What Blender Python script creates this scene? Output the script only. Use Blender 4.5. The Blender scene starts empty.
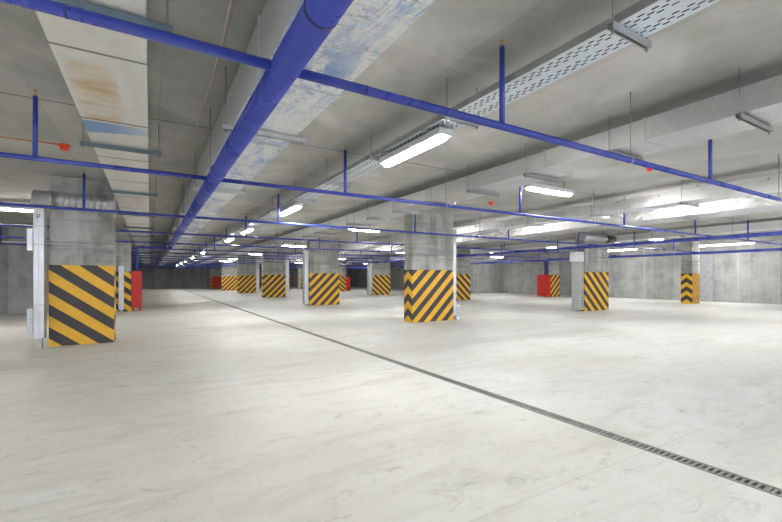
import bpy, bmesh, math, random
from mathutils import Vector, Matrix
random.seed(7)
SC = bpy.context.scene
COL = SC.collection
H0 = 1.35                      # eye height
ZC = 3.40                      # ceiling height
XL, XR, YB, YF = -13.0, 28.3, -9.0, 62.0

# ------------------------------------------------------------------ mesh helpers
class MB:
    def __init__(s):
        s.bm = bmesh.new(); s.uv = None
    def box(s, x0, x1, y0, y1, z0, z1, bev=0.0):
        vs = [s.bm.verts.new(p) for p in ((x0,y0,z0),(x1,y0,z0),(x1,y1,z0),(x0,y1,z0),(x0,y0,z1),(x1,y0,z1),(x1,y1,z1),(x0,y1,z1))]
        fs = [s.bm.faces.new([vs[i] for i in q]) for q in ((3,2,1,0),(4,5,6,7),(0,1,5,4),(1,2,6,5),(2,3,7,6),(3,0,4,7))]
        if bev > 0:
            es = list({e for f in fs for e in f.edges})
            bmesh.ops.bevel(s.bm, geom=es, offset=bev, segments=2, affect='EDGES', profile=0.6)
        return s
    def tube(s, p0, p1, r, n=12, r1=None, caps=True, smooth=True):
        p0, p1 = Vector(p0), Vector(p1); r1 = r if r1 is None else r1
        a = (p1-p0).normalized()
        u = a.orthogonal().normalized(); w = a.cross(u)
        A, B = [], []
        for i in range(n):
            t = 2*math.pi*i/n; d = u*math.cos(t)+w*math.sin(t)
            A.append(s.bm.verts.new(p0+d*r)); B.append(s.bm.verts.new(p1+d*r1))
        for i in range(n):
            f = s.bm.faces.new((A[i], A[(i+1)%n], B[(i+1)%n], B[i])); f.smooth = smooth
        if caps:
            s.bm.faces.new(A[::-1]); s.bm.faces.new(B)
        return s
    def path(s, pts, r, n=10):
        pts = [Vector(p) for p in pts]; rings = []
        u = None
        for i, p in enumerate(pts):
            a = (pts[min(i+1,len(pts)-1)]-pts[max(i-1,0)]).normalized()
            if u is None: u = a.orthogonal().normalized()
            u = (u-a*u.dot(a)).normalized(); w = a.cross(u)
            rr = r[i] if isinstance(r, (list, tuple)) else r
            rings.append([s.bm.verts.new(p+(u*math.cos(2*math.pi*k/n)+w*math.sin(2*math.pi*k/n))*rr) for k in range(n)])
        for A, B in zip(rings, rings[1:]):
            for k in range(n):
                f = s.bm.faces.new((A[k], A[(k+1)%n], B[(k+1)%n], B[k])); f.smooth = True
        s.bm.faces.new(rings[0][::-1]); s.bm.faces.new(rings[-1])
        return s
    def lathe(s, c, prof, n=16, axis='Z'):
        c = Vector(c); rings = []
        for r, h in prof:
            ring = []
            for k in range(n):
                t = 2*math.pi*k/n
                q = (r*math.cos(t), r*math.sin(t), h)
                if axis == 'X': q = (q[2], q[0], q[1])
                if axis == 'Y': q = (q[1], q[2], q[0])
                ring.append(s.bm.verts.new(c+Vector(q)))
            rings.append(ring)
        for A, B in zip(rings, rings[1:]):
            for k in range(n):
                f = s.bm.faces.new((A[k], A[(k+1)%n], B[(k+1)%n], B[k])); f.smooth = True
        s.bm.faces.new(rings[0][::-1]); s.bm.faces.new(rings[-1])
        return s
    def quad(s, pts, us=None):
        vs = [s.bm.verts.new(p) for p in pts]
        f = s.bm.faces.new(vs)
        if us is not None:
            if s.uv is None: s.uv = s.bm.loops.layers.uv.new('stripe')
            for l, u in zip(f.loops, us): l[s.uv].uv = (u, 0.5)
        return f
    def build(s, name, m, parent=None, recalc=True):
        off = Vector((0,0,0)); p = parent
        while p is not None:
            off += p.location; p = p.parent
        if recalc: bmesh.ops.recalc_face_normals(s.bm, faces=s.bm.faces)
        for v in s.bm.verts: v.co -= off
        me = bpy.data.meshes.new(name); s.bm.to_mesh(me); s.bm.free()
        me.materials.append(m)
        o = bpy.data.objects.new(name, me); COL.objects.link(o)
        if parent is not None: o.parent = parent
        return o

def tag(o, label=None, cat=None, group=None, kind=None):
    if label: o['label'] = label
    if cat: o['category'] = cat
    if group: o['group'] = group
    if kind: o['kind'] = kind
    return o
def thing(name, loc, label, cat, group=None):
    o = bpy.data.objects.new(name, None); COL.objects.link(o); o.location = loc
    o.empty_display_size = 0.1
    return tag(o, label, cat, group)
def copy_tree(o, parent=None):
    c = o.copy(); COL.objects.link(c)
    if parent is not None: c.parent = parent
    for ch in list(o.children): copy_tree(ch, c)
    return c
ORD = ['first','second','third','fourth','fifth','sixth','seventh','eighth','ninth','tenth','eleventh','twelfth','thirteenth','fourteenth','fifteenth','sixteenth','seventeenth','eighteenth','nineteenth','twentieth','twenty-first','twenty-second','twenty-third','twenty-fourth']

# ------------------------------------------------------------------ material helpers
class NT:
    def __init__(s, name):
        s.m = bpy.data.materials.new(name); s.m.use_nodes = True
        s.t = s.m.node_tree; s.b = s.t.nodes['Principled BSDF']
    def n(s, typ, **kw):
        nd = s.t.nodes.new(typ)
        for k, v in kw.items():
            if k.startswith('i_'):
                key = k[2:]; key = int(key) if key.isdigit() else key.replace('_', ' ')
                nd.inputs[key].default_value = v
            else: setattr(nd, k, v)
        return nd
    def l(s, a, b): s.t.links.new(a, b); return b
    def math(s, op, a, b=None, clamp=False):
        nd = s.n('ShaderNodeMath', operation=op); nd.use_clamp = clamp
        for i, x in enumerate((a, b)):
            if x is None: continue
            if isinstance(x, (int, float)): nd.inputs[i].default_value = x
            else: s.l(x, nd.inputs[i])
        return nd.outputs[0]
    def pos(s):
        if not hasattr(s, '_p'): s._p = s.n('ShaderNodeNewGeometry').outputs['Position']
        return s._p
    def mapping(s, scale=(1,1,1), rot=(0,0,0), loc=(0,0,0), src=None):
        nd = s.n('ShaderNodeMapping'); nd.inputs['Scale'].default_value = scale; nd.inputs['Rotation'].default_value = rot; nd.inputs['Location'].default_value = loc
        s.l(src or s.pos(), nd.inputs[0]); return nd.outputs[0]
    def noise(s, scale, vec=None, detail=5, rough=0.6, dist=0.0):
        nd = s.n('ShaderNodeTexNoise'); nd.inputs['Scale'].default_value = scale; nd.inputs['Detail'].default_value = detail
        nd.inputs['Roughness'].default_value = rough; nd.inputs['Distortion'].default_value = dist
        s.l(vec or s.pos(), nd.inputs['Vector']); return nd.outputs[0]
    def ramp(s, fac, stops, mode='LINEAR'):
        nd = s.n('ShaderNodeValToRGB'); cr = nd.color_ramp; cr.interpolation = mode
        while len(cr.elements) < len(stops): cr.elements.new(0.5)
        for e, (p, c) in zip(cr.elements, stops):
            e.position = p; e.color = (c, c, c, 1) if isinstance(c, (int, float)) else (*c, 1)
        s.l(fac, nd.inputs[0]); return nd.outputs[0]
    def mix(s, fac, a, b, mode='MIX'):
        nd = s.n('ShaderNodeMix', data_type='RGBA', blend_type=mode)
        for key, x in ((0, fac), (6, a), (7, b)):
            if isinstance(x, (int, float)): nd.inputs[key].default_value = x
            elif isinstance(x, tuple): nd.inputs[key].default_value = (*x, 1)
            else: s.l(x, nd.inputs[key])
        return nd.outputs[2]
    def sep(s, v=None):
        nd = s.n('ShaderNodeSeparateXYZ'); s.l(v or s.pos(), nd.inputs[0]); return nd.outputs
    def bump(s, h, strength=0.3, dist=0.02):
        nd = s.n('ShaderNodeBump'); nd.inputs['Strength'].default_value = strength; nd.inputs['Distance'].default_value = dist
        s.l(h, nd.inputs['Height']); s.l(nd.outputs[0], s.b.inputs['Normal'])
    def base(s, c):
        if isinstance(c, tuple): s.b.inputs['Base Color'].default_value = (*c, 1)
        else: s.l(c, s.b.inputs['Base Color'])
    def set(s, **kw):
        for k, v in kw.items():
            i = s.b.inputs[k.replace('_', ' ')]
            if isinstance(v, (int, float)): i.default_value = v
            elif isinstance(v, tuple): i.default_value = (*v, 1)
            else: s.l(v, i)
        return s

def line_mask(N, coord, period, off, width):
    a = N.math('SUBTRACT', coord, off - period/2); a = N.math('DIVIDE', a, period)
    a = N.math('FRACT', a); a = N.math('SUBTRACT', a, 0.5); a = N.math('ABSOLUTE', a)
    return N.math('LESS_THAN', a, width/period/2)

def paint(name, col, rough=0.4, var=0.15, metallic=0.0, scale=6):
    N = NT(name); f = N.noise(scale)
    lo = tuple(c*(1-var) for c in col); hi = tuple(min(1, c*(1+var)) for c in col)
    N.base(N.ramp(f, [(0.3, lo), (0.7, hi)])); N.set(Roughness=rough, Metallic=metallic)
    return N.m

M = {}
def floor_mat():
    N = NT('cement_floor')
    big = N.noise(0.35, detail=4)
    sw = N.noise(1.0, N.mapping(scale=(0.4, 2.0, 1), rot=(0, 0, 0.25)), detail=10, rough=0.72, dist=1.4)
    sw2 = N.noise(1.3, N.mapping(scale=(0.8, 1.5, 1), rot=(0, 0, 0.9), loc=(7, 3, 0)), detail=9, rough=0.72, dist=1.6)
    fine = N.noise(22, detail=4)
    x, y, z = N.sep()
    side = N.ramp(N.math('ADD', N.math('MULTIPLY', N.math('SUBTRACT', x, 3.4), 0.12), 0.5, clamp=True), [(0.3, (0.74, 0.73, 0.675)), (0.62, (0.71, 0.72, 0.715))])
    c = N.mix(N.ramp(sw, [(0.49, 0.0), (0.72, 0.75)]), side, (0.53, 0.515, 0.44))
    c = N.mix(N.ramp(sw2, [(0.48, 0.0), (0.70, 0.75)]), c, (0.80, 0.80, 0.78))
    c = N.mix(N.ramp(big, [(0.45, 0.0), (0.68, 0.5)]), c, (0.60, 0.575, 0.455))
    c = N.mix(N.ramp(fine, [(0.5, 0.0), (0.8, 0.12)]), c, (0.36, 0.35, 0.31))
    # saw-cut joints in the slab
    j = N.math('MAXIMUM', line_mask(N, y, 6.0, 1.72, 0.006), line_mask(N, x, 9.0, 12.4, 0.008))
    c = N.mix(N.math('MULTIPLY', j, 0.4), c, (0.3, 0.29, 0.25))
    # unused distance to a slanted band on the right; scattered dark smears follow
    d = N.math('ABSOLUTE', N.math('SUBTRACT', N.math('SUBTRACT', y, 2.55), N.math('MULTIPLY', N.math('SUBTRACT', x, 6.2), -0.12)))
    spot = N.noise(3.1, N.mapping(scale=(1, 1.8, 1), rot=(0, 0, 0.5), loc=(4, 9, 0)), detail=9, rough=0.8, dist=1.0)
    c = N.mix(N.ramp(spot, [(0.54, 0.0), (0.66, 0.6)]), c, (0.42, 0.41, 0.37))
    N.base(c)
    N.set(Roughness=N.ramp(sw, [(0.3, 0.42), (0.7, 0.62)]))
    N.set(Specular_IOR_Level=0.35)
    N.bump(N.math('ADD', sw, N.math('MULTIPLY', fine, 0.3)), 0.08, 0.01)
    return N.m
def ceiling_mat():
    N = NT('ceiling_concrete'); x, y, z = N.sep()
    a = N.noise(0.9, detail=8, rough=0.62, dist=0.5); b = N.noise(0.35, N.mapping(scale=(1.6, 0.5, 1)), detail=4); f = N.noise(30, detail=3)
    # formwork sheets differ a little in tone
    px = N.math('FLOOR', N.math('DIVIDE', N.math('SUBTRACT', x, 0.1), 1.2)); py = N.math('FLOOR', N.math('DIVIDE', N.math('SUBTRACT', y, 0.05), 3.0))
    wn = N.n('ShaderNodeTexWhiteNoise', noise_dimensions='2D'); cv = N.n('ShaderNodeCombineXYZ'); N.l(px, cv.inputs[0]); N.l(py, cv.inputs[1]); N.l(cv.outputs[0], wn.inputs['Vector'])
    c = N.ramp(a, [(0.32, (0.30, 0.32, 0.295)), (0.5, (0.39, 0.382, 0.36)), (0.68, (0.53, 0.522, 0.50))])
    c = N.mix(N.ramp(b, [(0.4, 0.0), (0.7, 0.5)]), c, (0.60, 0.585, 0.55))
    c = N.mix(0.12, c, wn.outputs['Color'], 'OVERLAY') if False else c
    t = N.math('ADD', N.math('MULTIPLY', wn.outputs['Value'], 0.14), 0.93)
    tc = N.n('ShaderNodeCombineXYZ')
    for i in range(3): N.l(t, tc.inputs[i])
    c = N.mix(1.0, c, tc.outputs[0], 'MULTIPLY')
    j1 = line_mask(N, y, 6.0, 6.05, 0.025)
    j2 = N.math('MULTIPLY', line_mask(N, x, 1.2, 3.7, 0.012), N.math('GREATER_THAN', N.noise(0.8, detail=2), 0.47))
    c = N.mix(N.math('MULTIPLY', j1, 0.85), c, (0.06, 0.057, 0.05))
    c = N.mix(N.math('MULTIPLY', j2, 0.3), c, (0.2, 0.19, 0.17))
    c = N.mix(N.ramp(f, [(0.55, 0.0), (0.8, 0.15)]), c, (0.2, 0.19, 0.17))
    N.base(c); N.set(Roughness=0.85); N.bump(N.math('ADD', a, N.math('MULTIPLY', f, 0.2)), 0.15, 0.02)
    return N.m
def wall_mat():
    N = NT('wall_concrete'); x, y, z = N.sep(); h = N.math('ADD', x, y)
    a = N.noise(1.6, detail=10, rough=0.72, dist=0.15); st = N.noise(1.2, N.mapping(scale=(2.2, 2.2, 0.12)), detail=6)
    p = N.math('FLOOR', N.math('DIVIDE', h, 1.25))
    wn = N.n('ShaderNodeTexWhiteNoise', noise_dimensions='1D'); N.l(p, wn.inputs['W'])
    c = N.ramp(a, [(0.3, (0.23, 0.235, 0.24)), (0.5, (0.35, 0.355, 0.355)), (0.72, (0.47, 0.475, 0.47))])
    c = N.mix(N.ramp(st, [(0.42, 0.0), (0.7, 0.5)]), c, (0.5, 0.5, 0.49))
    t = N.math('ADD', N.math('MULTIPLY', wn.outputs['Value'], 0.3), 0.82)
    tc = N.n('ShaderNodeCombineXYZ')
    for i in range(3): N.l(t, tc.inputs[i])
    c = N.mix(1.0, c, tc.outputs[0], 'MULTIPLY')
    j = N.math('MAXIMUM', line_mask(N, h, 1.25, 0, 0.02), N.math('MULTIPLY', line_mask(N, h, 2.5, 0.5, 0.09), 0.5))
    jl = N.mix(N.math('MULTIPLY', j, 0.55), c, (0.58, 0.58, 0.56))
    N.base(jl); N.set(Roughness=0.85); N.bump(a, 0.2, 0.02)
    return N.m
def column_mat():
    N = NT('column_concrete'); x, y, z = N.sep()
    a = N.noise(1.6, detail=9, rough=0.68, dist=0.8); st = N.noise(2.0, N.mapping(scale=(1.6, 1.6, 0.2)), detail=5)
    ho = N.noise(2.4, N.mapping(scale=(0.15, 0.15, 2.4)), detail=4)
    c = N.ramp(a, [(0.3, (0.20, 0.196, 0.18)), (0.5, (0.35, 0.345, 0.32)), (0.7, (0.50, 0.495, 0.47))])
    c = N.mix(N.ramp(st, [(0.47, 0.0), (0.68, 0.75)]), c, (0.58, 0.575, 0.555))
    c = N.mix(N.ramp(ho, [(0.50, 0.0), (0.66, 0.7)]), c, (0.2, 0.235, 0.215))
    lip = N.math('MULTIPLY', line_mask(N, z, 10, 2.08, 0.035), 0.4)
    c = N.mix(lip, c, (0.18, 0.175, 0.16))
    N.base(c); N.set(Roughness=0.85); N.bump(a, 0.25, 0.02)
    return N.m
def stripe_mat(name, yel, blk):
    N = NT(name); uv = N.n('ShaderNodeUVMap', uv_map='stripe').outputs[0]
    u = N.n('ShaderNodeSeparateXYZ'); N.l(uv, u.inputs[0])
    f = N.math('LESS_THAN', N.math('FRACT', u.outputs[0]), 0.5)
    g = N.noise(5, detail=6)
    y = N.ramp(g, [(0.3, tuple(c*0.86 for c in yel)), (0.7, yel)])
    b = N.ramp(g, [(0.3, blk), (0.75, tuple(c*1.35 for c in blk))])
    N.base(N.mix(f, y, b)); N.set(Roughness=0.5)
    return N.m
def galv_mat(name, col=(0.72, 0.735, 0.74), metallic=0.75, rough=0.38, blue=0.0, stain=False):
    N = NT(name); x, y, z = N.sep()
    v = N.n('ShaderNodeTexVoronoi'); v.inputs['Scale'].default_value = 26; N.l(N.pos(), v.inputs['Vector'])
    a = N.noise(1.2, N.mapping(scale=(3, 0.6, 3)), detail=6, rough=0.6); f = N.noise(6, detail=5)
    c = N.mix(N.ramp(a, [(0.35, 0.0), (0.7, 0.5)]), col, tuple(k*0.78 for k in col))
    c = N.mix(0.06, c, v.outputs['Color'])
    if blue:
        sc = N.noise(2.2, N.mapping(scale=(2.2, 0.55, 1), rot=(0, 0, 0.25)), detail=9, rough=0.75, dist=1.2)
        bl = N.noise(0.7, detail=3)
        k = N.math('MULTIPLY', N.ramp(sc, [(0.47, 0.0), (0.58, 1.0)]), N.ramp(bl, [(0.40, 0.12), (0.56, blue)]))
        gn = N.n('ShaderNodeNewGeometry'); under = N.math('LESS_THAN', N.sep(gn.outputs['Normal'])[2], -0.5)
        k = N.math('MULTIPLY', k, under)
        side = N.math('MULTIPLY', N.math('SUBTRACT', 1.0, under), 0.8)  # painted shade: upright sides greyed because less light reaches them
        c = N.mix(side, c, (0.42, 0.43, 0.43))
        c = N.mix(k, c, (0.16, 0.31, 0.62))
        cr = N.noise(7, N.mapping(scale=(1, 2.4, 1), rot=(0, 0, 0.6)), detail=10, rough=0.8, dist=2.0)
        c = N.mix(N.math('MULTIPLY', N.ramp(cr, [(0.53, 0.0), (0.60, 0.8)]), N.math('MULTIPLY', under, N.ramp(bl, [(0.35, 0.35), (0.55, 1.0)]))), c, (0.25, 0.26, 0.27))
    if stain:
        e = N.math('ADD', N.math('POWER', N.math('DIVIDE', N.math('SUBTRACT', x, -0.42), 0.19), 4.0), N.math('POWER', N.math('DIVIDE', N.math('SUBTRACT', y, 4.72), 0.78), 4.0))
        e = N.math('SUBTRACT', 1.0, e, clamp=True)
        k = N.math('MULTIPLY', N.math('POWER', e, 0.8), N.ramp(N.noise(1.0, N.mapping(scale=(1.2, 6, 1)), detail=6), [(0.35, 0.1), (0.62, 1.0)]))
        c = N.mix(N.math('MULTIPLY', k, 0.8), c, (0.58, 0.36, 0.12))
        # strip of blue protective film, torn off towards the right
        fb = N.math('MULTIPLY', N.math('GREATER_THAN', y, 5.42), N.math('LESS_THAN', y, N.math('SUBTRACT', 5.83, N.math('MULTIPLY', N.math('ADD', x, 0.6), 0.28))))
        fb = N.math('MULTIPLY', fb, N.ramp(N.math('MULTIPLY', N.math('ADD', x, 0.62), 1.6), [(0.35, 1.0), (0.95, 0.35)]))
        c = N.mix(N.math('MULTIPLY', fb, 0.9), c, (0.16, 0.36, 0.66))
        pk = N.math('SUBTRACT', 1.0, N.math('ADD', N.math('POWER', N.math('DIVIDE', N.math('SUBTRACT', x, -0.22), 0.14), 2.0), N.math('POWER', N.math('DIVIDE', N.math('SUBTRACT', y, 10.6), 0.9), 2.0)), clamp=True)
        c = N.mix(N.math('MULTIPLY', pk, 0.35), c, (0.6, 0.3, 0.3))
    N.base(c); N.set(Metallic=metallic, Roughness=N.ramp(f, [(0.3, rough*0.85), (0.7, rough*1.25)]))
    N.bump(a, 0.06, 0.02)
    return N.m
def foil_mat():
    N = NT('crinkled_foil')
    a = N.noise(14, detail=8, rough=0.75, dist=2.0); v = N.n('ShaderNodeTexVoronoi', feature='DISTANCE_TO_EDGE'); v.inputs['Scale'].default_value = 7; N.l(N.pos(), v.inputs['Vector'])
    N.base((0.90, 0.91, 0.92)); N.set(Metallic=0.8, Roughness=0.22)
    N.bump(N.math('ADD', a, N.math('MULTIPLY', v.outputs['Distance'], 0.7)), 0.5, 0.05)
    return N.m
def tray_mat():
    # perforated sheet: rows of slots cut right through
    N = NT('perforated_zinc'); x, y, z = N.sep()
    def slots(per, off, ln, rows, wid, shift):
        row = N.math('DIVIDE', N.math('SUBTRACT', x, 2.65), rows)
        ri = N.math('FLOOR', row); rf = N.math('ABSOLUTE', N.math('SUBTRACT', N.math('FRACT', row), 0.5))
        yy = N.math('FRACT', N.math('ADD', N.math('DIVIDE', y, per), N.math('MULTIPLY', ri, shift)))
        return N.math('MULTIPLY', N.math('LESS_THAN', rf, wid), N.math('LESS_THAN', yy, ln))
    s = slots(0.085, 0, 0.5, 0.032, 0.22, 0.5)
    s = N.math('MULTIPLY', s, N.math('GREATER_THAN', N.math('ABSOLUTE', N.math('SUBTRACT', x, 2.81)), 0.034))
    s = N.math('MULTIPLY', s, N.math('LESS_THAN', N.math('ABSOLUTE', N.math('SUBTRACT', x, 2.81)), 0.13))
    a = N.noise(1.5, N.mapping(scale=(2, 0.6, 1)), detail=5)
    N.base(N.ramp(a, [(0.35, (0.56, 0.60, 0.62)), (0.65, (0.62, 0.70, 0.76))])); N.set(Metallic=0.55, Roughness=0.42)
    N.set(Alpha=N.math('SUBTRACT', 1.0, s))
    return N.m
def emit_mat(name, s, col=(1.0, 0.985, 0.95)):
    N = NT(name); N.base((0.9, 0.9, 0.9)); N.set(Emission_Color=col, Emission_Strength=s, Roughness=0.4)
    return N.m
def blue_mat():
    N = NT('blue_enamel'); a = N.noise(2.5, detail=8, rough=0.7); d = N.noise(0.9, detail=7, rough=0.7)
    c = N.ramp(a, [(0.3, (0.028, 0.045, 0.29)), (0.7, (0.045, 0.068, 0.40))])
    c = N.mix(N.ramp(d, [(0.52, 0.0), (0.72, 0.35)]), c, (0.17, 0.20, 0.48))
    N.base(c); N.set(Roughness=N.ramp(d, [(0.4, 0.22), (0.7, 0.45)])); return N.m
TUBE = 34.0
M['floor'] = floor_mat(); M['ceil'] = ceiling_mat(); M['wall'] = wall_mat(); M['col'] = column_mat()
M['stripe'] = stripe_mat('hazard_stripe_paint', (0.90, 0.50, 0.025), (0.040, 0.034, 0.034))
M['galv'] = galv_mat('galvanised_sheet', (0.58, 0.595, 0.60)); M['galv_film'] = galv_mat('galvanised_sheet_with_film', (0.84, 0.85, 0.84), 0.15, 0.45, blue=0.85)
M['galv_stain'] = galv_mat('stained_galvanised_sheet', (0.82, 0.81, 0.78), 0.2, 0.45, stain=True)
M['zinc_bright'] = galv_mat('bright_zinc', (0.86, 0.87, 0.88), 0.75, 0.30)
M['teal'] = paint('dark_teal_steel', (0.10, 0.15, 0.18), 0.45)
M['galv_white'] = galv_mat('pale_zinc', (0.80, 0.81, 0.81), 0.3, 0.45)
M['steel'] = paint('dull_steel', (0.42, 0.43, 0.43), 0.45, 0.15, 0.7); M['rod'] = paint('threaded_rod_steel', (0.30, 0.30, 0.29), 0.5, 0.1, 0.6)
M['dark'] = paint('dark_iron', (0.05, 0.05, 0.055), 0.6); M['blue'] = blue_mat()
M['ring'] = paint('dark_blue_groove', (0.012, 0.016, 0.11), 0.4); M['brass'] = paint('brass', (0.55, 0.38, 0.12), 0.35, 0.1, 0.8)
M['red'] = paint('red_enamel', (0.56, 0.014, 0.008), 0.4, 0.12); M['redlamp'] = paint('red_plastic', (0.78, 0.05, 0.02), 0.35)
M['foil'] = foil_mat(); M['tray'] = tray_mat(); M['tube'] = emit_mat('lamp_diffuser', TUBE)
M['housing'] = paint('lamp_housing_grey', (0.62, 0.63, 0.63), 0.5, 0.05); M['cream'] = paint('cream_conduit', (0.50, 0.46, 0.38), 0.6, 0.1)
M['orange'] = paint('orange_cable', (0.62, 0.22, 0.05), 0.6); M['white'] = paint('white_pvc', (0.75, 0.75, 0.74), 0.5, 0.06)
M['gratemetal'] = paint('zinc_grating', (0.30, 0.30, 0.285), 0.5, 0.25, 0.3, 9); M['pit'] = paint('drain_pit', (0.018, 0.017, 0.016), 0.9)
M['ink'] = paint('black_ink', (0.02, 0.02, 0.02), 0.7)

# ------------------------------------------------------------------ setting
DX0, DX1 = 3.345, 3.475                   # drain trench
b = MB()
b.box(XL, DX0, YB, YF, -0.25, 0); b.box(DX1, XR, YB, YF, -0.25, 0); b.box(DX0, DX1, YB, YF, -0.25, -0.13)
tag(b.build('floor', M['floor']), kind='structure')
tag(MB().box(XL, XR, YB, YF, ZC, ZC+0.25).build('ceiling', M['ceil']), kind='structure')
tag(MB().box(XR, XR+0.3, YB, YF, 0, ZC).build('wall_right', M['wall']), kind='structure')
tag(MB().box(-2.2, XR, YF, YF+0.3, 0, ZC).build('wall_back', M['wall']), kind='structure')
tag(MB().box(24.0, XR, 27.6, 36.5, 0, ZC).build('wall_stairwell', M['wall']), kind='structure')
b = MB(); b.box(XL, -2.2, 20.9, 21.2, 0, ZC); b.box(-2.5, -2.2, 21.2, YF, 0, ZC)
tag(b.build('wall_left', M['wall']), kind='structure')
tag(MB().box(XL-0.3, XL, YB, 21.2, 0, ZC).build('wall_side', M['wall']), kind='structure')
# shallow plastered pier on the right wall behind the short column
tag(MB().box(XR-0.1, XR, 10.85, 11.55, 0, ZC).build('trim_1', paint('plaster_patch', (0.36, 0.375, 0.40), 0.8)), kind='structure')

# ------------------------------------------------------------------ columns
PER = 0.456
def column(x0, x1, y0, y1, sgn, k, phase, label, side_k=0.8, lk=None):
    t = thing('concrete_column', ((x0+x1)/2, (y0+y1)/2, 0), label, 'column', 'striped concrete columns')
    MB().box(x0, x1, y0, y1, 0, ZC, 0.012).build('shaft', M['col'], t)
    top = 1.62; e = 0.006
    X0, X1, Y0, Y1 = x0-e, x1+e, y0-e, y1+e
    b = MB()
    def V(z, s): return (z + s - phase)/PER
    def face(pa, pb, sa, sb):
        b.quad([(*pa, 0.002), (*pb, 0.002), (*pb, top), (*pa, top)], [V(0, sa), V(0, sb), V(top, sb), V(top, sa)])
    w = x1-x0; d = y1-y0; m = (Y0+Y1)/2; q = d/2*side_k
    sl, sr = 0.0, -sgn*k*w
    face((X0, Y0), (X1, Y0), sl, sr)
    face((X0, m), (X0, Y0), sl-q, sl); face((X0, Y1), (X0, m), sl, sl-q)
    face((X1, Y0), (X1, m), sr, sr-q); face((X1, m), (X1, Y1), sr-q, sr)
    face((X1, Y1), (X0, Y1), sr, sl)
    b.quad([(X0, Y0, top), (X1, Y0, top), (X1, Y1, top), (X0, Y1, top)], [0.25]*4)
    b.build('hazard_band', M['stripe'], t, recalc=False)
    return t
W1 = (-1.72, -0.66)
column(*W1, 10.40, 10.90, -1, 0.77, 0.16, 'large concrete column nearest the left edge with black and yellow stripes sloping down right')
column(-1.73, -0.67, 19.80, 20.30, -1, 0.8, 0.10, 'striped concrete column half hidden behind the large left column, next to the tall red cabinet')
R2 = (6.88, 8.48)
column(*R2, 10.35, 10.80, 1, 1.0, 0.035, 'wide striped concrete column in the centre, nearest one right of the floor drain')
column(*R2, 19.60, 20.05, 1, 1.0, 0.2, 'wide striped concrete column directly behind and left of the centre column, second in its row')
column(*R2, 29.40, 29.85, 1, 1.0, 0.3, 'wide striped concrete column third in the row right of the floor drain')
column(*R2, 38.90, 39.35, 1, 1.0, 0.12, 'wide striped concrete column fourth in the row right of the floor drain')
column(*R2, 48.50, 48.95, 1, 1.0, 0.2, 'wide striped concrete column fifth in the drain row, just right of the small far red cabinet')
column(*R2, 58.20, 58.65, 1, 1.0, 0.2, 'farthest concrete column of the drain row, behind the small red cabinet')
R3 = (15.5, 17.2)
column(15.42, 17.05, 10.35, 10.80, -1, 0.95, 0.2, 'striped concrete column right of centre with a grey vent duct down its left side')
column(15.7, 17.52, 19.70, 20.15, -1, 0.9, 0.1, 'striped concrete column peeking out directly behind the right side of the centre column')
column(15.65, 17.3, 29.3, 29.75, -1, 0.9, 0.3, 'striped concrete column with slanted stripes left of the centre column, duct on its left')
column(15.9, 17.55, 38.80, 39.25, -1, 0.9, 0.2, 'far striped column showing as a sliver right of the second drain row column')
column(15.9, 17.55, 48.4, 48.85, -1, 0.9, 0.2, 'far striped column showing as a thin sliver just left of the second drain row column')
column(15.9, 17.4, 57.8, 58.25, -1, 0.9, 0.1, 'farthest striped column showing as a sliver right of the third drain row column')
column(24.95, 26.25, 19.70, 20.15, 1, 1.0, 0.1, 'small far striped column beside the double red cabinet on the right')
column(24.72, 25.55, 10.42, 10.95, 1, 2.6, 0.05, 'short striped column near the right wall with chevrons on its left face', 0.75)

# ------------------------------------------------------------------ floor drain
t = thing('floor_drain', (3.41, 0, 0), 'long narrow metal floor drain crossing the pale concrete floor diagonally', 'drain')
b = MB(); b.box(DX0, DX0+0.014, YB, YF, -0.12, 0.004); b.box(DX1-0.014, DX1, YB, YF, -0.12, 0.004)
b.build('frame', M['gratemetal'], t)
MB().box(DX0+0.014, DX1-0.014, YB, YF, -0.128, -0.115).build('channel_bed', M['pit'], t)
def grate_mesh(y0):
    b = MB(); a0, a1 = DX0+0.015, DX1-0.015
    b.box(a0, a0+0.013, y0, y0+0.994, -0.018, 0.002); b.box(a1-0.013, a1, y0, y0+0.994, -0.018, 0.002)
    b.box(a0+0.016, a1-0.016, y0, y0+0.03, -0.018, 0.002)
    n = 24
    for i in range(n):
        yy = y0+0.03+(i+1)*0.96/(n)
        b.box(a0+0.013, a1-0.013, yy-0.017, yy, -0.018, 0.002)
    return b
g0 = grate_mesh(0.0).build('grate', M['gratemetal'], t)
for i in range(1, 62):
    c = g0.copy(); COL.objects.link(c); c.parent = t; c.location = g0.location + Vector((0, i*1.0, 0))
for i in range(-2, 0):
    c = g0.copy(); COL.objects.link(c); c.parent = t; c.location = g0.location + Vector((0, i*1.0, 0))

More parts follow.
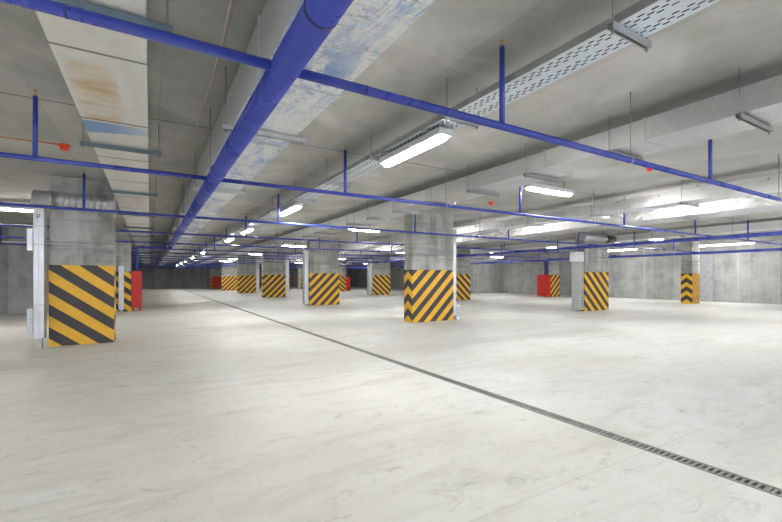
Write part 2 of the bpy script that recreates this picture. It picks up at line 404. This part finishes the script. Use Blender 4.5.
# ------------------------------------------------------------------ luminaires
def lamp(x, y, z, along, label, L=1.34, tray=False):
    t = thing('fluorescent_lamp', (x, y, z), label, 'ceiling light', 'fluorescent ceiling lamps')
    h = L/2
    def bx(a, w0, w1, z0, z1, b, bev=0):
        return b.box(x-a, x+a, y+w0, y+w1, z0, z1, bev) if along == 'X' else b.box(x+w0, x+w1, y-a, y+a, z0, z1, bev)
    bx(h+0.01, -0.09, 0.09, z-0.016, z+0.062, MB(), 0.006).build('housing', M['housing'], t)
    b = MB(); n = 12; ends = [(-h, 0.0), (-h+0.004, 0.5), (-h+0.03, 0.85), (-h+0.08, 1.0), (h-0.08, 1.0), (h-0.03, 0.85), (h-0.004, 0.5), (h, 0.0)]
    rings = []
    for a, s in ends[1:-1]:
        ring = []
        for k in range(n):
            q = 2*math.pi*k/n; w = 0.078*s*math.cos(q); zz = z-0.010+0.055*s*math.sin(q)
            ring.append(b.bm.verts.new((x+a, y+w, zz) if along == 'X' else (x+w, y+a, zz)))
        rings.append(ring)
    for A, B in zip(rings, rings[1:]):
        for k in range(n): b.bm.faces.new((A[k], A[(k+1)%n], B[(k+1)%n], B[k])).smooth = True
    b.bm.faces.new(rings[0][::-1]); b.bm.faces.new(rings[-1])
    b.build('diffuser', M['tube'], t)
    for s in (-0.7, 0.7):
        p = (x+s*h, y) if along == 'X' else (x, y+s*h)
        if not tray: MB().tube((*p, z+0.06), (*p, ZC), 0.006, 6).build('hanger_rod', M['rod'], t)
        else:
            # clipped to the tray above
            MB().box(2.635, 2.985, p[1]-0.015, p[1]+0.015, z+0.0615, z+0.085).build('clip', M['steel'], t)
    return t
ZT = H0+1.68                     # tray bottom
tr = [(4.22, 'large bright fluorescent lamp under the cable tray, nearest the camera'), (9.35, 'fluorescent lamp under the cable tray, second from the camera'),
      (14.2, 'fluorescent lamp under the cable tray, third from the camera'), (17.75, 'fluorescent lamp under the cable tray, fourth from the camera')]
for i, y in enumerate((27.7, 34.5, 41.5, 48.0, 55.0)): tr.append((y, 'tiny fluorescent lamp under the cable tray, %s from the camera' % ORD[4+i]))
for y, lb in tr: lamp(2.80, y, ZT-0.085, 'Y', lb, tray=True)
for y in (-1.3, -6.2): lamp(2.80, y, ZT-0.085, 'Y', 'added unseen lamp under the cable tray behind the camera', tray=True)  # unseen lamps added behind the camera to light the near floor
ZL = H0+1.83
xr = [(7.15, 5.6, 'bright crosswise fluorescent lamp hanging in front of the centre column, between two ducts'), (6.87, 13.62, 'crosswise fluorescent lamp glowing just left of the top of the centre column'),
      (6.87, 22.2, 'crosswise fluorescent lamp at the top left of the second drain row column'), (6.87, 31.0, 'small crosswise fluorescent lamp above the gap left of the third drain row column'), (6.87, 40.0, 'small crosswise fluorescent lamp above the fourth drain row column'),
      (6.87, 46.0, 'tiny far crosswise fluorescent lamp above the fifth drain row column')]
for x, y, lb in xr: lamp(x, y, ZL, 'X', lb)
xx = [(-3.15, 14.2, 'X', 'fluorescent lamp glowing at the left edge, left of the big left column'),
      (-5.2, 4.5, 'X', 'added fill lamp outside the left edge of the view, nearer the camera'), (-6.5, 10.3, 'X', 'added fill lamp outside the left edge of the view, farther from the camera'), (-3.2, 0.6, 'X', 'added fill lamp overhead beside the camera on the left'), (-4.5, -4.0, 'X', 'added fill lamp behind the camera on the left'),  # unseen lamps added at left and behind to brighten the floor
      (7.2, -3.5, 'X', 'added fill lamp behind the camera on the right'), (14.8, 0.5, 'X', 'added fill lamp outside the right edge of the view'),  # both added out of view as extra light for the foreground
      (21.0, 3.0, 'X', 'added fill lamp far outside the right edge of the view'), (14.9, 24.0, 'X', 'added fill lamp in the bay behind the centre column, left of the stairwell wall'), (21.2, 21.0, 'X', 'far fluorescent lamp left of the double red cabinet on the right'),  # the first two are lamps added to fill the bays with light
      (19.75, 15.6, 'X', 'fluorescent lamp showing between the centre column and the right column'), (26.3, 9.6, 'Y', 'long fluorescent lamp close to the right wall above the short striped column'),
      (25.6, 15.0, 'Y', 'fluorescent lamp just right of the top of the right of centre column'),
      (14.9, 34.6, 'X', 'added far fill lamp above the gap left of the column with the side duct'), (14.9, 46.0, 'X', 'added tiny fill lamp far back between the drain row and the next row'), (22.0, 44.0, 'X', 'added tiny fill lamp far back by the right wall')]  # far lamps added to lift the dark back of the hall
for x, y, a, lb in xx: lamp(x, y, ZL, a, lb, L=2.5 if 'right wall above' in lb or 'just right of' in lb else 1.34)
for i, y in enumerate((-2.0, 3.0)): lamp(15.0, y, ZL, 'X', 'added fill lamp outside the right edge beyond the foil wrapped duct, %s from the camera' % ORD[i])  # unseen lamps added to brighten the right side
for i, y in enumerate((0.5, 5.4, 10.4, 15.8, 22.0, 30.0, 39.0, 48.0)): lamp(11.12, y, H0+1.925, 'Y', 'added fill lamp hidden between bright zinc duct and foil wrapped duct, %s from the camera' % ORD[i])  # hidden lamps added to light the side of the foil duct
for i, y in enumerate((-1.5, 5.0, 10.0, 24.6, 35.5, 52.0)): lamp(20.1, y, ZL, 'X', 'added fill lamp behind the far zinc duct, %s from the camera' % ORD[i])  # lamps added mostly out of sight to brighten the right bays
lamp(25.2, 25.0, ZL, 'X', 'added fill lamp in front of the stairwell wall at the far right')  # lamp added to brighten the stairwell wall

# ------------------------------------------------------------------ ducts along the hall
def duct(name, x0, x1, z0, z1, y0, y1, m, label, fl_y, cat='duct', fl=0.018, fm=None):
    t = thing(name, ((x0+x1)/2, 0, z0), label, cat)
    MB().box(x0, x1, y0, y1, z0, z1, 0.006).build('duct_body', m, t)
    proto = None
    for y in fl_y:
        if proto is None:
            b = MB(); g = fl
            b.box(x0-g, x1+g, y-0.012, y+0.012, z0-g, z0-0.001); b.box(x0-g, x1+g, y-0.012, y+0.012, z1+0.001, z1+g)
            b.box(x0-g, x0-0.001, y-0.012, y+0.012, z0-0.001, z1+0.001); b.box(x1+0.001, x1+g, y-0.012, y+0.012, z0-0.001, z1+0.001)
            proto = b.build('flange', fm or m, t); py = y
        else:
            c = proto.copy(); COL.objects.link(c); c.parent = t; c.location = proto.location+Vector((0, y-py, 0))
    return t
def rng(a, b, s):
    o = []
    while a < b: o.append(round(a, 3)); a += s
    return o
Z0 = H0+1.70
duct('air_duct', -0.63, -0.02, Z0, Z0+0.27, YB+0.2, 58, M['galv_stain'], 'flat metal air duct with a brown stain running overhead at left', rng(2.2, 40, 1.57), fl=0.004, fm=M['rod'])
Z1 = H0+1.50
duct('air_duct', 0.70, 1.33, Z1, Z1+0.44, YB+0.2, 58, M['galv_film'], 'tall pale air duct with torn blue film, beside the thick blue main', rng(1.6, 40, 1.5), fl=0.012)
Z2 = H0+1.62
duct('air_duct', 5.00, 5.62, Z2, Z2+0.26, YB+0.2, 60, M['galv'], 'grey rectangular air duct close under the ceiling right of the large lamp', rng(1.2, 40, 1.4), fl=0.012)
Z3 = H0+1.61
duct('air_duct', 9.60, 10.08, Z3, Z3+0.25, YB+0.2, 60, M['zinc_bright'], 'bright zinc air duct on the right, in front of the foil wrapped duct', rng(2.0, 40, 1.5), fl=0.012)
Z4 = H0+1.68
foil_duct = duct('insulated_duct', 12.2, 13.35, Z4, Z4+0.28, YB+0.2, 60, M['foil'], 'wide duct wrapped in crinkled silver foil on the right', rng(2.0, 40, 1.2), fl=0.004, fm=M['steel'])
# crumpled foil jacket: real facets on the side and underside
b = MB(); rr = random.Random(3); ys = [0.0+i*0.075 for i in range(440)]
prof = [(12.192, Z4+0.27), (12.19, Z4+0.18), (12.19, Z4+0.09), (12.19, Z4-0.008), (12.5, Z4-0.008), (12.8, Z4-0.008), (13.1, Z4-0.008), (13.345, Z4-0.008)]
grid = [[b.bm.verts.new((x-(min(0.04, abs(rr.gauss(0, 0.016))) if j < 4 else 0), y+rr.uniform(-0.03, 0.03), z-(min(0.012, abs(rr.gauss(0, 0.006))) if j >= 3 else 0)+(rr.uniform(-0.025, 0.025) if j in (1, 2) else 0))) for j, (x, z) in enumerate(prof)] for y in ys]
for A, B in zip(grid, grid[1:]):
    for j in range(len(prof)-1):
        if rr.random() < 0.5:
            b.bm.faces.new((A[j], A[j+1], B[j+1])); b.bm.faces.new((A[j], B[j+1], B[j]))
        else:
            b.bm.faces.new((A[j], A[j+1], B[j])); b.bm.faces.new((A[j+1], B[j+1], B[j]))
b.build('foil_jacket', M['foil'], foil_duct)
duct('air_duct', 18.2, 18.9, H0+1.70, H0+1.95, YB+0.2, 60, M['galv_white'], 'far bright zinc air duct seen beyond the second blue main', rng(2.0, 40, 1.5), fl=0.012)

# cable tray
t = thing('cable_tray', (2.81, 0, ZT), 'perforated zinc cable tray running overhead above the lamps', 'cable tray')
b = MB(); b.quad([(2.65, YB+0.2, ZT), (2.97, YB+0.2, ZT), (2.97, 58, ZT), (2.65, 58, ZT)]); b.build('perforated_sheet', M['tray'], t)
MB().box(2.642, 2.65, YB+0.2, 58, ZT, ZT+0.06).build('side_rail', M['steel'], t); MB().box(2.97, 2.978, YB+0.2, 58, ZT, ZT+0.06).build('side_rail', M['steel'], t)
CN = ['leftmost', 'second from the left', 'third from the left', 'third from the right', 'second from the right', 'rightmost']
for k in range(6):
    cx = 2.678+k*0.053; r = (0.021, 0.018, 0.023, 0.019, 0.022, 0.018)[k]
    pts = [(cx+0.004*math.sin(i*1.7+k), YB+0.3+i*1.5, ZT+r+0.002) for i in range(45)]
    tag(MB().path(pts, r, 8).build('slot_darkening_cable', M['dark']), 'added black cable darkening the tray slots, %s of the six' % CN[k], 'cable', 'added cables in the tray')  # black cables added so the tray slots look dark

# ------------------------------------------------------------------ trapeze hangers
def trapeze(x0, x1, y, z, label, group, w=0.022, m='steel', single=False):
    """U channel under a duct with threaded rods to the ceiling; z = top face of channel"""
    t = thing('trapeze_hanger', ((x0+x1)/2, y, z), label, 'hanger', group)
    b = MB(); b.box(x0, x1, y-w, y+w, z-0.006, z-0.001); b.box(x0, x1, y-w, y-w+0.004, z-0.042, z-0.006); b.box(x0, x1, y+w-0.004, y+w, z-0.042, z-0.006)
    b.box(x0, x1, y-w, y-w/2, z-0.046, z-0.042); b.box(x0, x1, y+w/2, y+w, z-0.046, z-0.042)
    b.build('channel', M[m], t)
    for xq in (x0+0.03, x1-0.03):
        r = MB().tube((xq, y, z-0.075), (xq, y, ZC), 0.0055, 8).build('threaded_rod', M['rod'], t)
        MB().lathe((xq, y, z-0.058), [(0.012, -0.006), (0.012, 0.006)], 6).build('nut', M['rod'], r)
    return t
def series(x0, x1, z, ys, what, m='steel'):
    t = None
    for i, y in enumerate(ys):
        lb = 'steel trapeze hanger under the %s, %s from the camera' % (what, ORD[i])
        if i == 0: t = trapeze(x0, x1, y, z, lb, 'trapeze hangers under the '+what, m=m); y_0 = y
        else:
            c = copy_tree(t); c.location = t.location+Vector((0, y-y_0, 0)); c['label'] = lb
series(-0.74, 0.13, Z0-0.013, rng(3.1, 38, 3.15), 'stained left duct', m='teal')
series(0.60, 1.42, Z1-0.013, rng(4.2, 38, 3.1), 'pale duct beside the thick blue main')
series(2.59, 3.06, ZT-0.001, [1.56, 3.3, 4.95, 6.6, 8.35, 10.2, 11.8, 13.4, 15.1, 16.8, 18.7, 20.3, 22, 23.7], 'perforated cable tray')
series(4.91, 5.71, Z2-0.013, rng(1.68, 26, 1.31), 'grey duct near the ceiling', m='rod')
series(9.46, 10.22, Z3-0.013, rng(2.2, 30, 2.0), 'bright zinc duct on the right')
series(12.08, 13.45, Z4-0.022, rng(2.9, 30, 2.4), 'foil wrapped duct')
series(18.1, 19.0, H0+1.70-0.013, rng(5.0, 30, 3.0), 'far zinc duct')

# ------------------------------------------------------------------ blue mains and sprinkler pipes
HB = H0+1.30
def main(x, z, r, label, ring_y, rods, rod_x):
    t = thing('water_main', (x, 0, z), label, 'pipe', 'blue water mains')
    MB().tube((x, YB+0.1, z), (x, YF-1.0, z), r, 28).build('pipe', M['blue'], t)
    for y in ring_y:
        MB().lathe((x, y, z), [(r+0.0015, -0.012), (r+0.004, -0.008), (r+0.004, 0.008), (r+0.0015, 0.012)], 28, 'Y').build('coupling_ring', M['ring'], t)
    for y in rods:
        hp = MB().tube((rod_x, y, z-0.02), (rod_x, y, ZC), 0.006, 6).build('hanger_rod', M['rod'], t)
        MB().lathe((x, y, z), [(r+0.001, -0.015), (r+0.006, -0.015), (r+0.006, 0.015), (r+0.001, 0.015)], 24, 'Y').build('clamp', M['blue'], hp)
    return t
main(0.717, HB, 0.087, 'thick blue water main running overhead from the top of the view into the distance', (1.87, 7.6, 13.8), rng(5.3, 58, 4.5), 0.622)
HM = H0+1.205
main(14.42, HM, 0.055, 'blue water main crossing in front of the top of the right of centre column', (6, 12, 18), rng(3.3, 58, 4.0), 14.485)
main(22.4, HM, 0.060, 'lower blue water main on the far right in front of the right wall', (8, 14), rng(3.3, 58, 4.0), 22.47)

LINES = [2.51, 5.76, 9.56, 13.3, 17.1, 20.55, 23.8, 27.05, 30.5, 33.9, 37.3, 40.7, 44.1, 47.5, 50.9, 54.3, 57.5]
RX = [-8.5, -4.8, -1.07, 2.59, 6.45, 10.16, 13.85, 17.6, 20.9]
blocks = [(-0.63, -0.02, H0+1.70), (2.4, 2.95, H0+1.5)]
rs_proto = None
for i, y in enumerate(LINES):
    xa = -12.6 if y < 20.7 else -2.1
    xb = 23.2
    lb = 'blue sprinkler pipe crossing overhead, %s from the camera' % ORD[i]
    t = thing('sprinkler_pipe', (0, y, HB), lb, 'pipe', 'blue sprinkler branch pipes')
    r = 0.031 if i == 0 else 0.027
    MB().tube((xa, y, HB), (0.717-0.087, y, HB), r, 14).build('pipe', M['blue'], t)
    MB().tube((0.717+0.087, y, HB), (xb, y, HB), r, 14).build('pipe', M['blue'], t)
    for x in RX:
        if x < xa+0.2: continue
        zt = ZC-0.075
        rz = MB().tube((x, y, HB+r*0.8), (x, y, zt), 0.023 if i else 0.0245, 12).build('riser', M['blue'], t)
        MB().lathe((x, y, zt), [(0.014, 0.0), (0.014, 0.018), (0.006, 0.022), (0.006, 0.048), (0.02, 0.05), (0.02, 0.055), (0.005, 0.058), (0.005, 0.0749)], 10).build('sprinkler_head', M['brass'], rz)
    for x in (-3.4, 4.55, 8.9, 13.62, 16.4, 19.8):
        if x < xa: continue
        hp = MB().tube((x, y, HB+r), (x, y, ZC), 0.006, 6).build('hanger_rod', M['rod'], t)
        MB().lathe((x, y, HB), [(r+0.0005, -0.012), (r+0.005, -0.012), (r+0.005, 0.012), (r+0.0005, 0.012)], 14, 'X').build('clamp', M['rod'], hp)
    if i < 3:
        for x in (-0.35, 1.28, 4.3, 7.4):
            MB().lathe((x, y, HB), [(r+0.0005, -0.005), (r+0.003, -0.004), (r+0.003, 0.004), (r+0.0005, 0.005)], 14, 'X').build('joint_ring', M['ring'], t)

# cream conduit along the ceiling left of the tall duct
pts = [(0.53+0.015*math.sin(i*0.9)+0.01*math.sin(i*2.3), -6+i*0.7, ZC-0.013) for i in range(92)]
tag(MB().path(pts, 0.012, 8).build('conduit', M['cream']), 'thin cream conduit running along the ceiling left of the tall duct', 'conduit')
# white pipe left of the big column
t = thing('conduit', (-7.0, 20.862, 2.75), 'thin white conduit along the wall left of the big left column', 'conduit')
MB().tube((-12.8, 20.862, 2.75), (-2.4, 20.862, 2.75), 0.035, 10).build('pipe', M['white'], t)
for x in (-11, -9, -7, -5, -3): MB().box(x-0.02, x+0.02, 20.82, 20.898, 2.786, 2.80).build('strap', M['steel'], t)

# ------------------------------------------------------------------ vertical ducts on the columns
def grille(b, x0, x1, y, z0, z1, n=6):
    for i in range(n):
        z = z0+(i+0.5)*(z1-z0)/n
        b.box(x0, x1, y-0.012, y-0.002, z-0.008, z+0.008)
# big left column: spiral branch, elbow and drop
t = thing('branch_duct', (-1.86, 10.2, 0.2), 'ribbed round metal duct bending down the left side of the big left column', 'duct')
zc = 2.885; R = 0.148
b = MB(); prof = []
x = -1.62
while x < -0.635:
    prof += [(R, x), (R, x+0.07), (R+0.014, x+0.075), (R+0.014, x+0.095)]; x += 0.1
b.lathe((0, 10.2, zc), prof, 24, 'X'); b.build('spiral_pipe', M['galv'], t)
MB().lathe((0, 10.2, zc), [(0.13, -1.93), (R+0.018, -1.915), (R+0.018, -1.66), (R+0.026, -1.65), (R+0.026, -1.63), (0.13, -1.62)], 24, 'X').build('elbow', M['galv'], t)
MB().box(-1.905, -1.745, 10.09, 10.33, 0.2, 2.74, 0.006).build('drop_duct', M['galv'], t)
MB().box(-1.835, -1.823, 10.078, 10.089, 0.2, 2.42).build('standing_seam', M['galv'], t)
for z in (0.85, 2.35, 2.0):
    MB().box(-1.912, -1.738, 10.08, 10.34, z-0.012, z+0.012).build('seam_band', M['steel'], t)
gb = MB().box(-2.0, -1.912, 10.1, 10.3, 0.28, 0.78, 0.004).build('grille_box', M['galv'], t)
b = MB(); grille(b, -1.99, -1.92, 10.1, 0.3, 0.75, 9); b.build('grille', M['steel'], gb)
MB().box(-2.0, -1.912, 10.1, 10.3, 1.88, 2.3, 0.004).build('junction_box', M['galv'], t)
b = MB()   # hand-written P
b.box(-1.852, -1.841, 10.084, 10.089, 2.48, 2.575); b.box(-1.852, -1.805, 10.084, 10.089, 2.565, 2.577); b.box(-1.814, -1.803, 10.084, 10.089, 2.533, 2.57); b.box(-1.85, -1.806, 10.084, 10.089, 2.524, 2.535)
b.build('letter', M['ink'], t)
MB().box(-1.86, -1.80, 10.21, 10.33, 0.0, 0.2).build('foot', M['steel'], t)

def side_duct(x0, x1, y0, y1, z0, z1, gside, label, top=None):
    t = thing('vent_duct', ((x0+x1)/2, (y0+y1)/2, z0), label, 'duct', 'vertical vent ducts on the columns')
    MB().box(x0, x1, y0, y1, z0, z1, 0.005).build('duct_body', M['galv'], t)
    for z in (z0+0.75, z1-0.5):
        MB().box(x0-0.008, x1+0.008, y0-0.008, y1+0.008, z-0.012, z+0.012).build('seam_band', M['steel'], t)
    if gside:
        gb = MB().box(x0+0.02, x1-0.02, y0-0.03, y0-0.001, z0+0.12, z0+0.62).build('vent_frame', M['housing'], t)
        b = MB(); n = 8
        for k in range(n):
            z = z0+0.16+k*0.42/(n-1); b.box(x0+0.05, x1-0.05, y0-0.04, y0-0.031, z-0.012, z+0.012)
        b.build('grille', M['dark'], gb)
    if top:
        MB().box(x0-0.1, x1+0.0, y0-0.02, y1+0.02, top-0.4, top, 0.005).build('top_box', M['galv_white'], t)
    MB().box((x0+x1)/2-0.04, (x0+x1)/2+0.04, (y0+y1)/2-0.04, (y0+y1)/2+0.04, 0, z0).build('foot', M['steel'], t)
    return t
side_duct(8.50, 8.65, 10.40, 10.62, 0.12, 2.95, False, 'narrow grey vent duct down the right side of the centre column')
MB_ = thing('vent_box', (8.74, 10.5, 0.0), 'small grey vent box standing at the foot of the centre column, right side', 'vent box')
MB().box(8.66, 8.80, 10.40, 10.62, 0.0, 0.5, 0.006).build('casing', M['galv_white'], MB_)
b = MB(); grille(b, 8.675, 8.785, 10.40, 0.1, 0.42, 6); b.build('grille', M['dark'], MB_)
side_duct(15.10, 15.40, 10.40, 10.75, 0.05, 2.45, True, 'grey vent duct with a louvred foot on the left of the right of centre column', 2.45)
side_duct(6.65, 6.86, 19.7, 20.0, 0.05, 2.75, False, 'grey vent duct on the left side of the second drain row column')
side_duct(8.51, 8.78, 29.5, 29.8, 0.05, 2.9, False, 'slim grey vent duct on the right side of the third drain row column')
side_duct(15.3, 15.62, 29.35, 29.7, 0.05, 2.9, True, 'grey vent duct on the left of the column with slanted stripes left of centre')
side_duct(8.51, 8.8, 39.0, 39.3, 0.05, 2.9, False, 'slim grey vent duct on the right side of the fourth drain row column')
side_duct(-1.08, -0.91, 19.55, 19.78, 0.1, 1.85, False, 'thin grey vent duct in front of the column beside the tall red cabinet')
side_duct(15.6, 15.88, 48.5, 48.8, 0.05, 2.9, False, 'faint vent duct beside the far sliver of column left of the second drain row column')
# round branch collar over the right-of-centre column
t = thing('round_duct', (15.6, 9.95, H0+1.62), 'round metal branch duct with a dark end above the right of centre column', 'duct')
MB().tube((14.9, 10.12, H0+1.66), (16.4, 10.12, H0+1.66), 0.15, 22).build('duct_pipe', M['galv'], t)
MB().tube((16.4, 10.12, H0+1.66), (17.0, 10.12, H0+1.66), 0.16, 22).build('dark_collar', M['dark'], t)
MB().tube((15.6, 10.12, H0+1.80), (15.6, 10.12, ZC), 0.006, 6).build('hanger_rod', M['rod'], t)

# ------------------------------------------------------------------ fire cabinets and risers
def cabinet(x0, x1, y0, y1, z0, z1, label, front='Y', doors=1):
    t = thing('fire_cabinet', ((x0+x1)/2, (y0+y1)/2, 0), label, 'fire cabinet', 'red fire cabinets')
    MB().box(x0, x1, y0, y1, z0, z1, 0.01).build('body', M['red'], t)
    for k in range(doors):
        if front == 'Y':
            a = x0+(x1-x0)*k/doors+0.02; c = x0+(x1-x0)*(k+1)/doors-0.02
            d = MB().box(a, c, y0-0.014, y0-0.001, z0+0.03, z1-0.03, 0.004).build('door', M['red'], t)
            MB().box(c-0.06, c-0.03, y0-0.04, y0-0.0145, (z0+z1)/2-0.06, (z0+z1)/2+0.06).build('handle', M['dark'], d)
        else:
            a = y0+(y1-y0)*k/doors+0.03; c = y0+(y1-y0)*(k+1)/doors-0.03
            d = MB().box(x0-0.014, x0-0.001, a, c, z0+0.03, z1-0.03, 0.004).build('door', M['red'], t)
            MB().box(x0-0.04, x0-0.0145, a+0.03, a+0.07, (z0+z1)/2-0.06, (z0+z1)/2+0.06).build('handle', M['dark'], d)
    for px in (x0+0.03, x1-0.08):
        for py in (y0+0.03, y1-0.08): MB().box(px, px+0.05, py, py+0.05, 0, z0).build('foot', M['red'], t)
    return t
cabinet(-0.655, -0.30, 19.85, 20.25, 0.15, 1.66, 'tall red fire cabinet beside the column behind the big left column')
t = thing('standpipe', (-0.48, 20.05, 1.66), 'blue pipe rising from the tall red cabinet and turning right under the ceiling', 'pipe')
MB().path([(-0.48, 20.05, 1.66), (-0.48, 20.05, 2.5), (-0.48, 20.05, 2.6), (-0.42, 20.05, 2.64), (-0.35, 20.05, 2.66), (0.62, 20.05, 2.66)], 0.06, 14).build('pipe', M['blue'], t)
cabinet(7.0, 8.3, 57.7, 58.19, 0.15, 1.6, 'small far red fire cabinet in front of the farthest drain row column', 'Y', 2)
cabinet(24.4, 24.93, 19.45, 20.2, 0.12, 1.62, 'double red fire cabinet on the left side of the small far right column', 'X', 2)
cabinet(17.57, 18.05, 38.85, 39.2, 0.1, 1.55, 'little red cabinet just right of the far sliver of column', 'Y', 1)
t = thing('standpipe', (24.6, 19.7, 1.62), 'blue and grey pipes rising from the double red cabinet on the right', 'pipe')
MB().tube((24.55, 19.62, 1.62), (24.55, 19.62, 2.62), 0.07, 14).build('pipe', M['dark'], t)
MB().tube((24.8, 19.62, 1.62), (24.8, 19.62, 2.62), 0.09, 14).build('pipe', M['blue'], t)
MB().tube((22.47, 19.62, 2.62), (24.95, 19.62, 2.62), 0.06, 14).build('header_pipe', M['blue'], t)

# ------------------------------------------------------------------ red detectors with cable
def detector(x, y, label):
    t = thing('fire_detector', (x, y, ZC-0.09), label, 'fire detector', 'red fire detectors')
    MB().lathe((x, y, ZC), [(0.075, -0.0001), (0.075, -0.03), (0.06, -0.036)], 18).build('base', M['redlamp'], t)
    MB().lathe((x, y, ZC), [(0.05, -0.036), (0.055, -0.06), (0.04, -0.085), (0.01, -0.092)], 18).build('sensor_head', M['redlamp'], t)
detector(-1.13, 7.92, 'small red fire detector on the ceiling left of the stained duct')
detector(7.87, 4.0, 'small red fire detector on the ceiling at upper right')
detector(7.85, 8.0, 'small red fire detector on the ceiling above and right of the centre column')
t = thing('cable', (-6, 7.92, ZC), 'thin orange cable on the ceiling leading to the left red detector', 'cable')
MB().path([(-12+i*0.6, 7.92+0.01*math.sin(i), ZC-0.0085) for i in range(18)]+[(-1.21, 7.92, ZC-0.0085)], 0.008, 6).build('cable_run', M['orange'], t)
for x in (-9.0, -6.0, -3.0): MB().box(x-0.01, x+0.01, 7.88, 7.905, ZC-0.018, ZC-0.001).build('cable_clip', M['white'], t)

# ------------------------------------------------------------------ world, camera
w = bpy.data.worlds.new('World'); SC.world = w; w.use_nodes = True
w.node_tree.nodes['Background'].inputs[0].default_value = (0.8, 0.85, 1, 1); w.node_tree.nodes['Background'].inputs[1].default_value = 1.3
cam = bpy.data.cameras.new('Camera'); co = bpy.data.objects.new('Camera', cam); COL.objects.link(co); SC.camera = co
TH = math.atan(241/407)
co.location = (0, 0, H0); co.rotation_euler = (math.pi/2, 0, -TH)
cam.sensor_fit = 'HORIZONTAL'; cam.sensor_width = 36; cam.lens = 36*407/782; cam.shift_y = (278.5-261)/782; cam.clip_start = 0.05; cam.clip_end = 300
SC.view_settings.view_transform = 'Standard'; SC.view_settings.look = 'None'; SC.view_settings.gamma = 1; SC.view_settings.exposure = 1.5
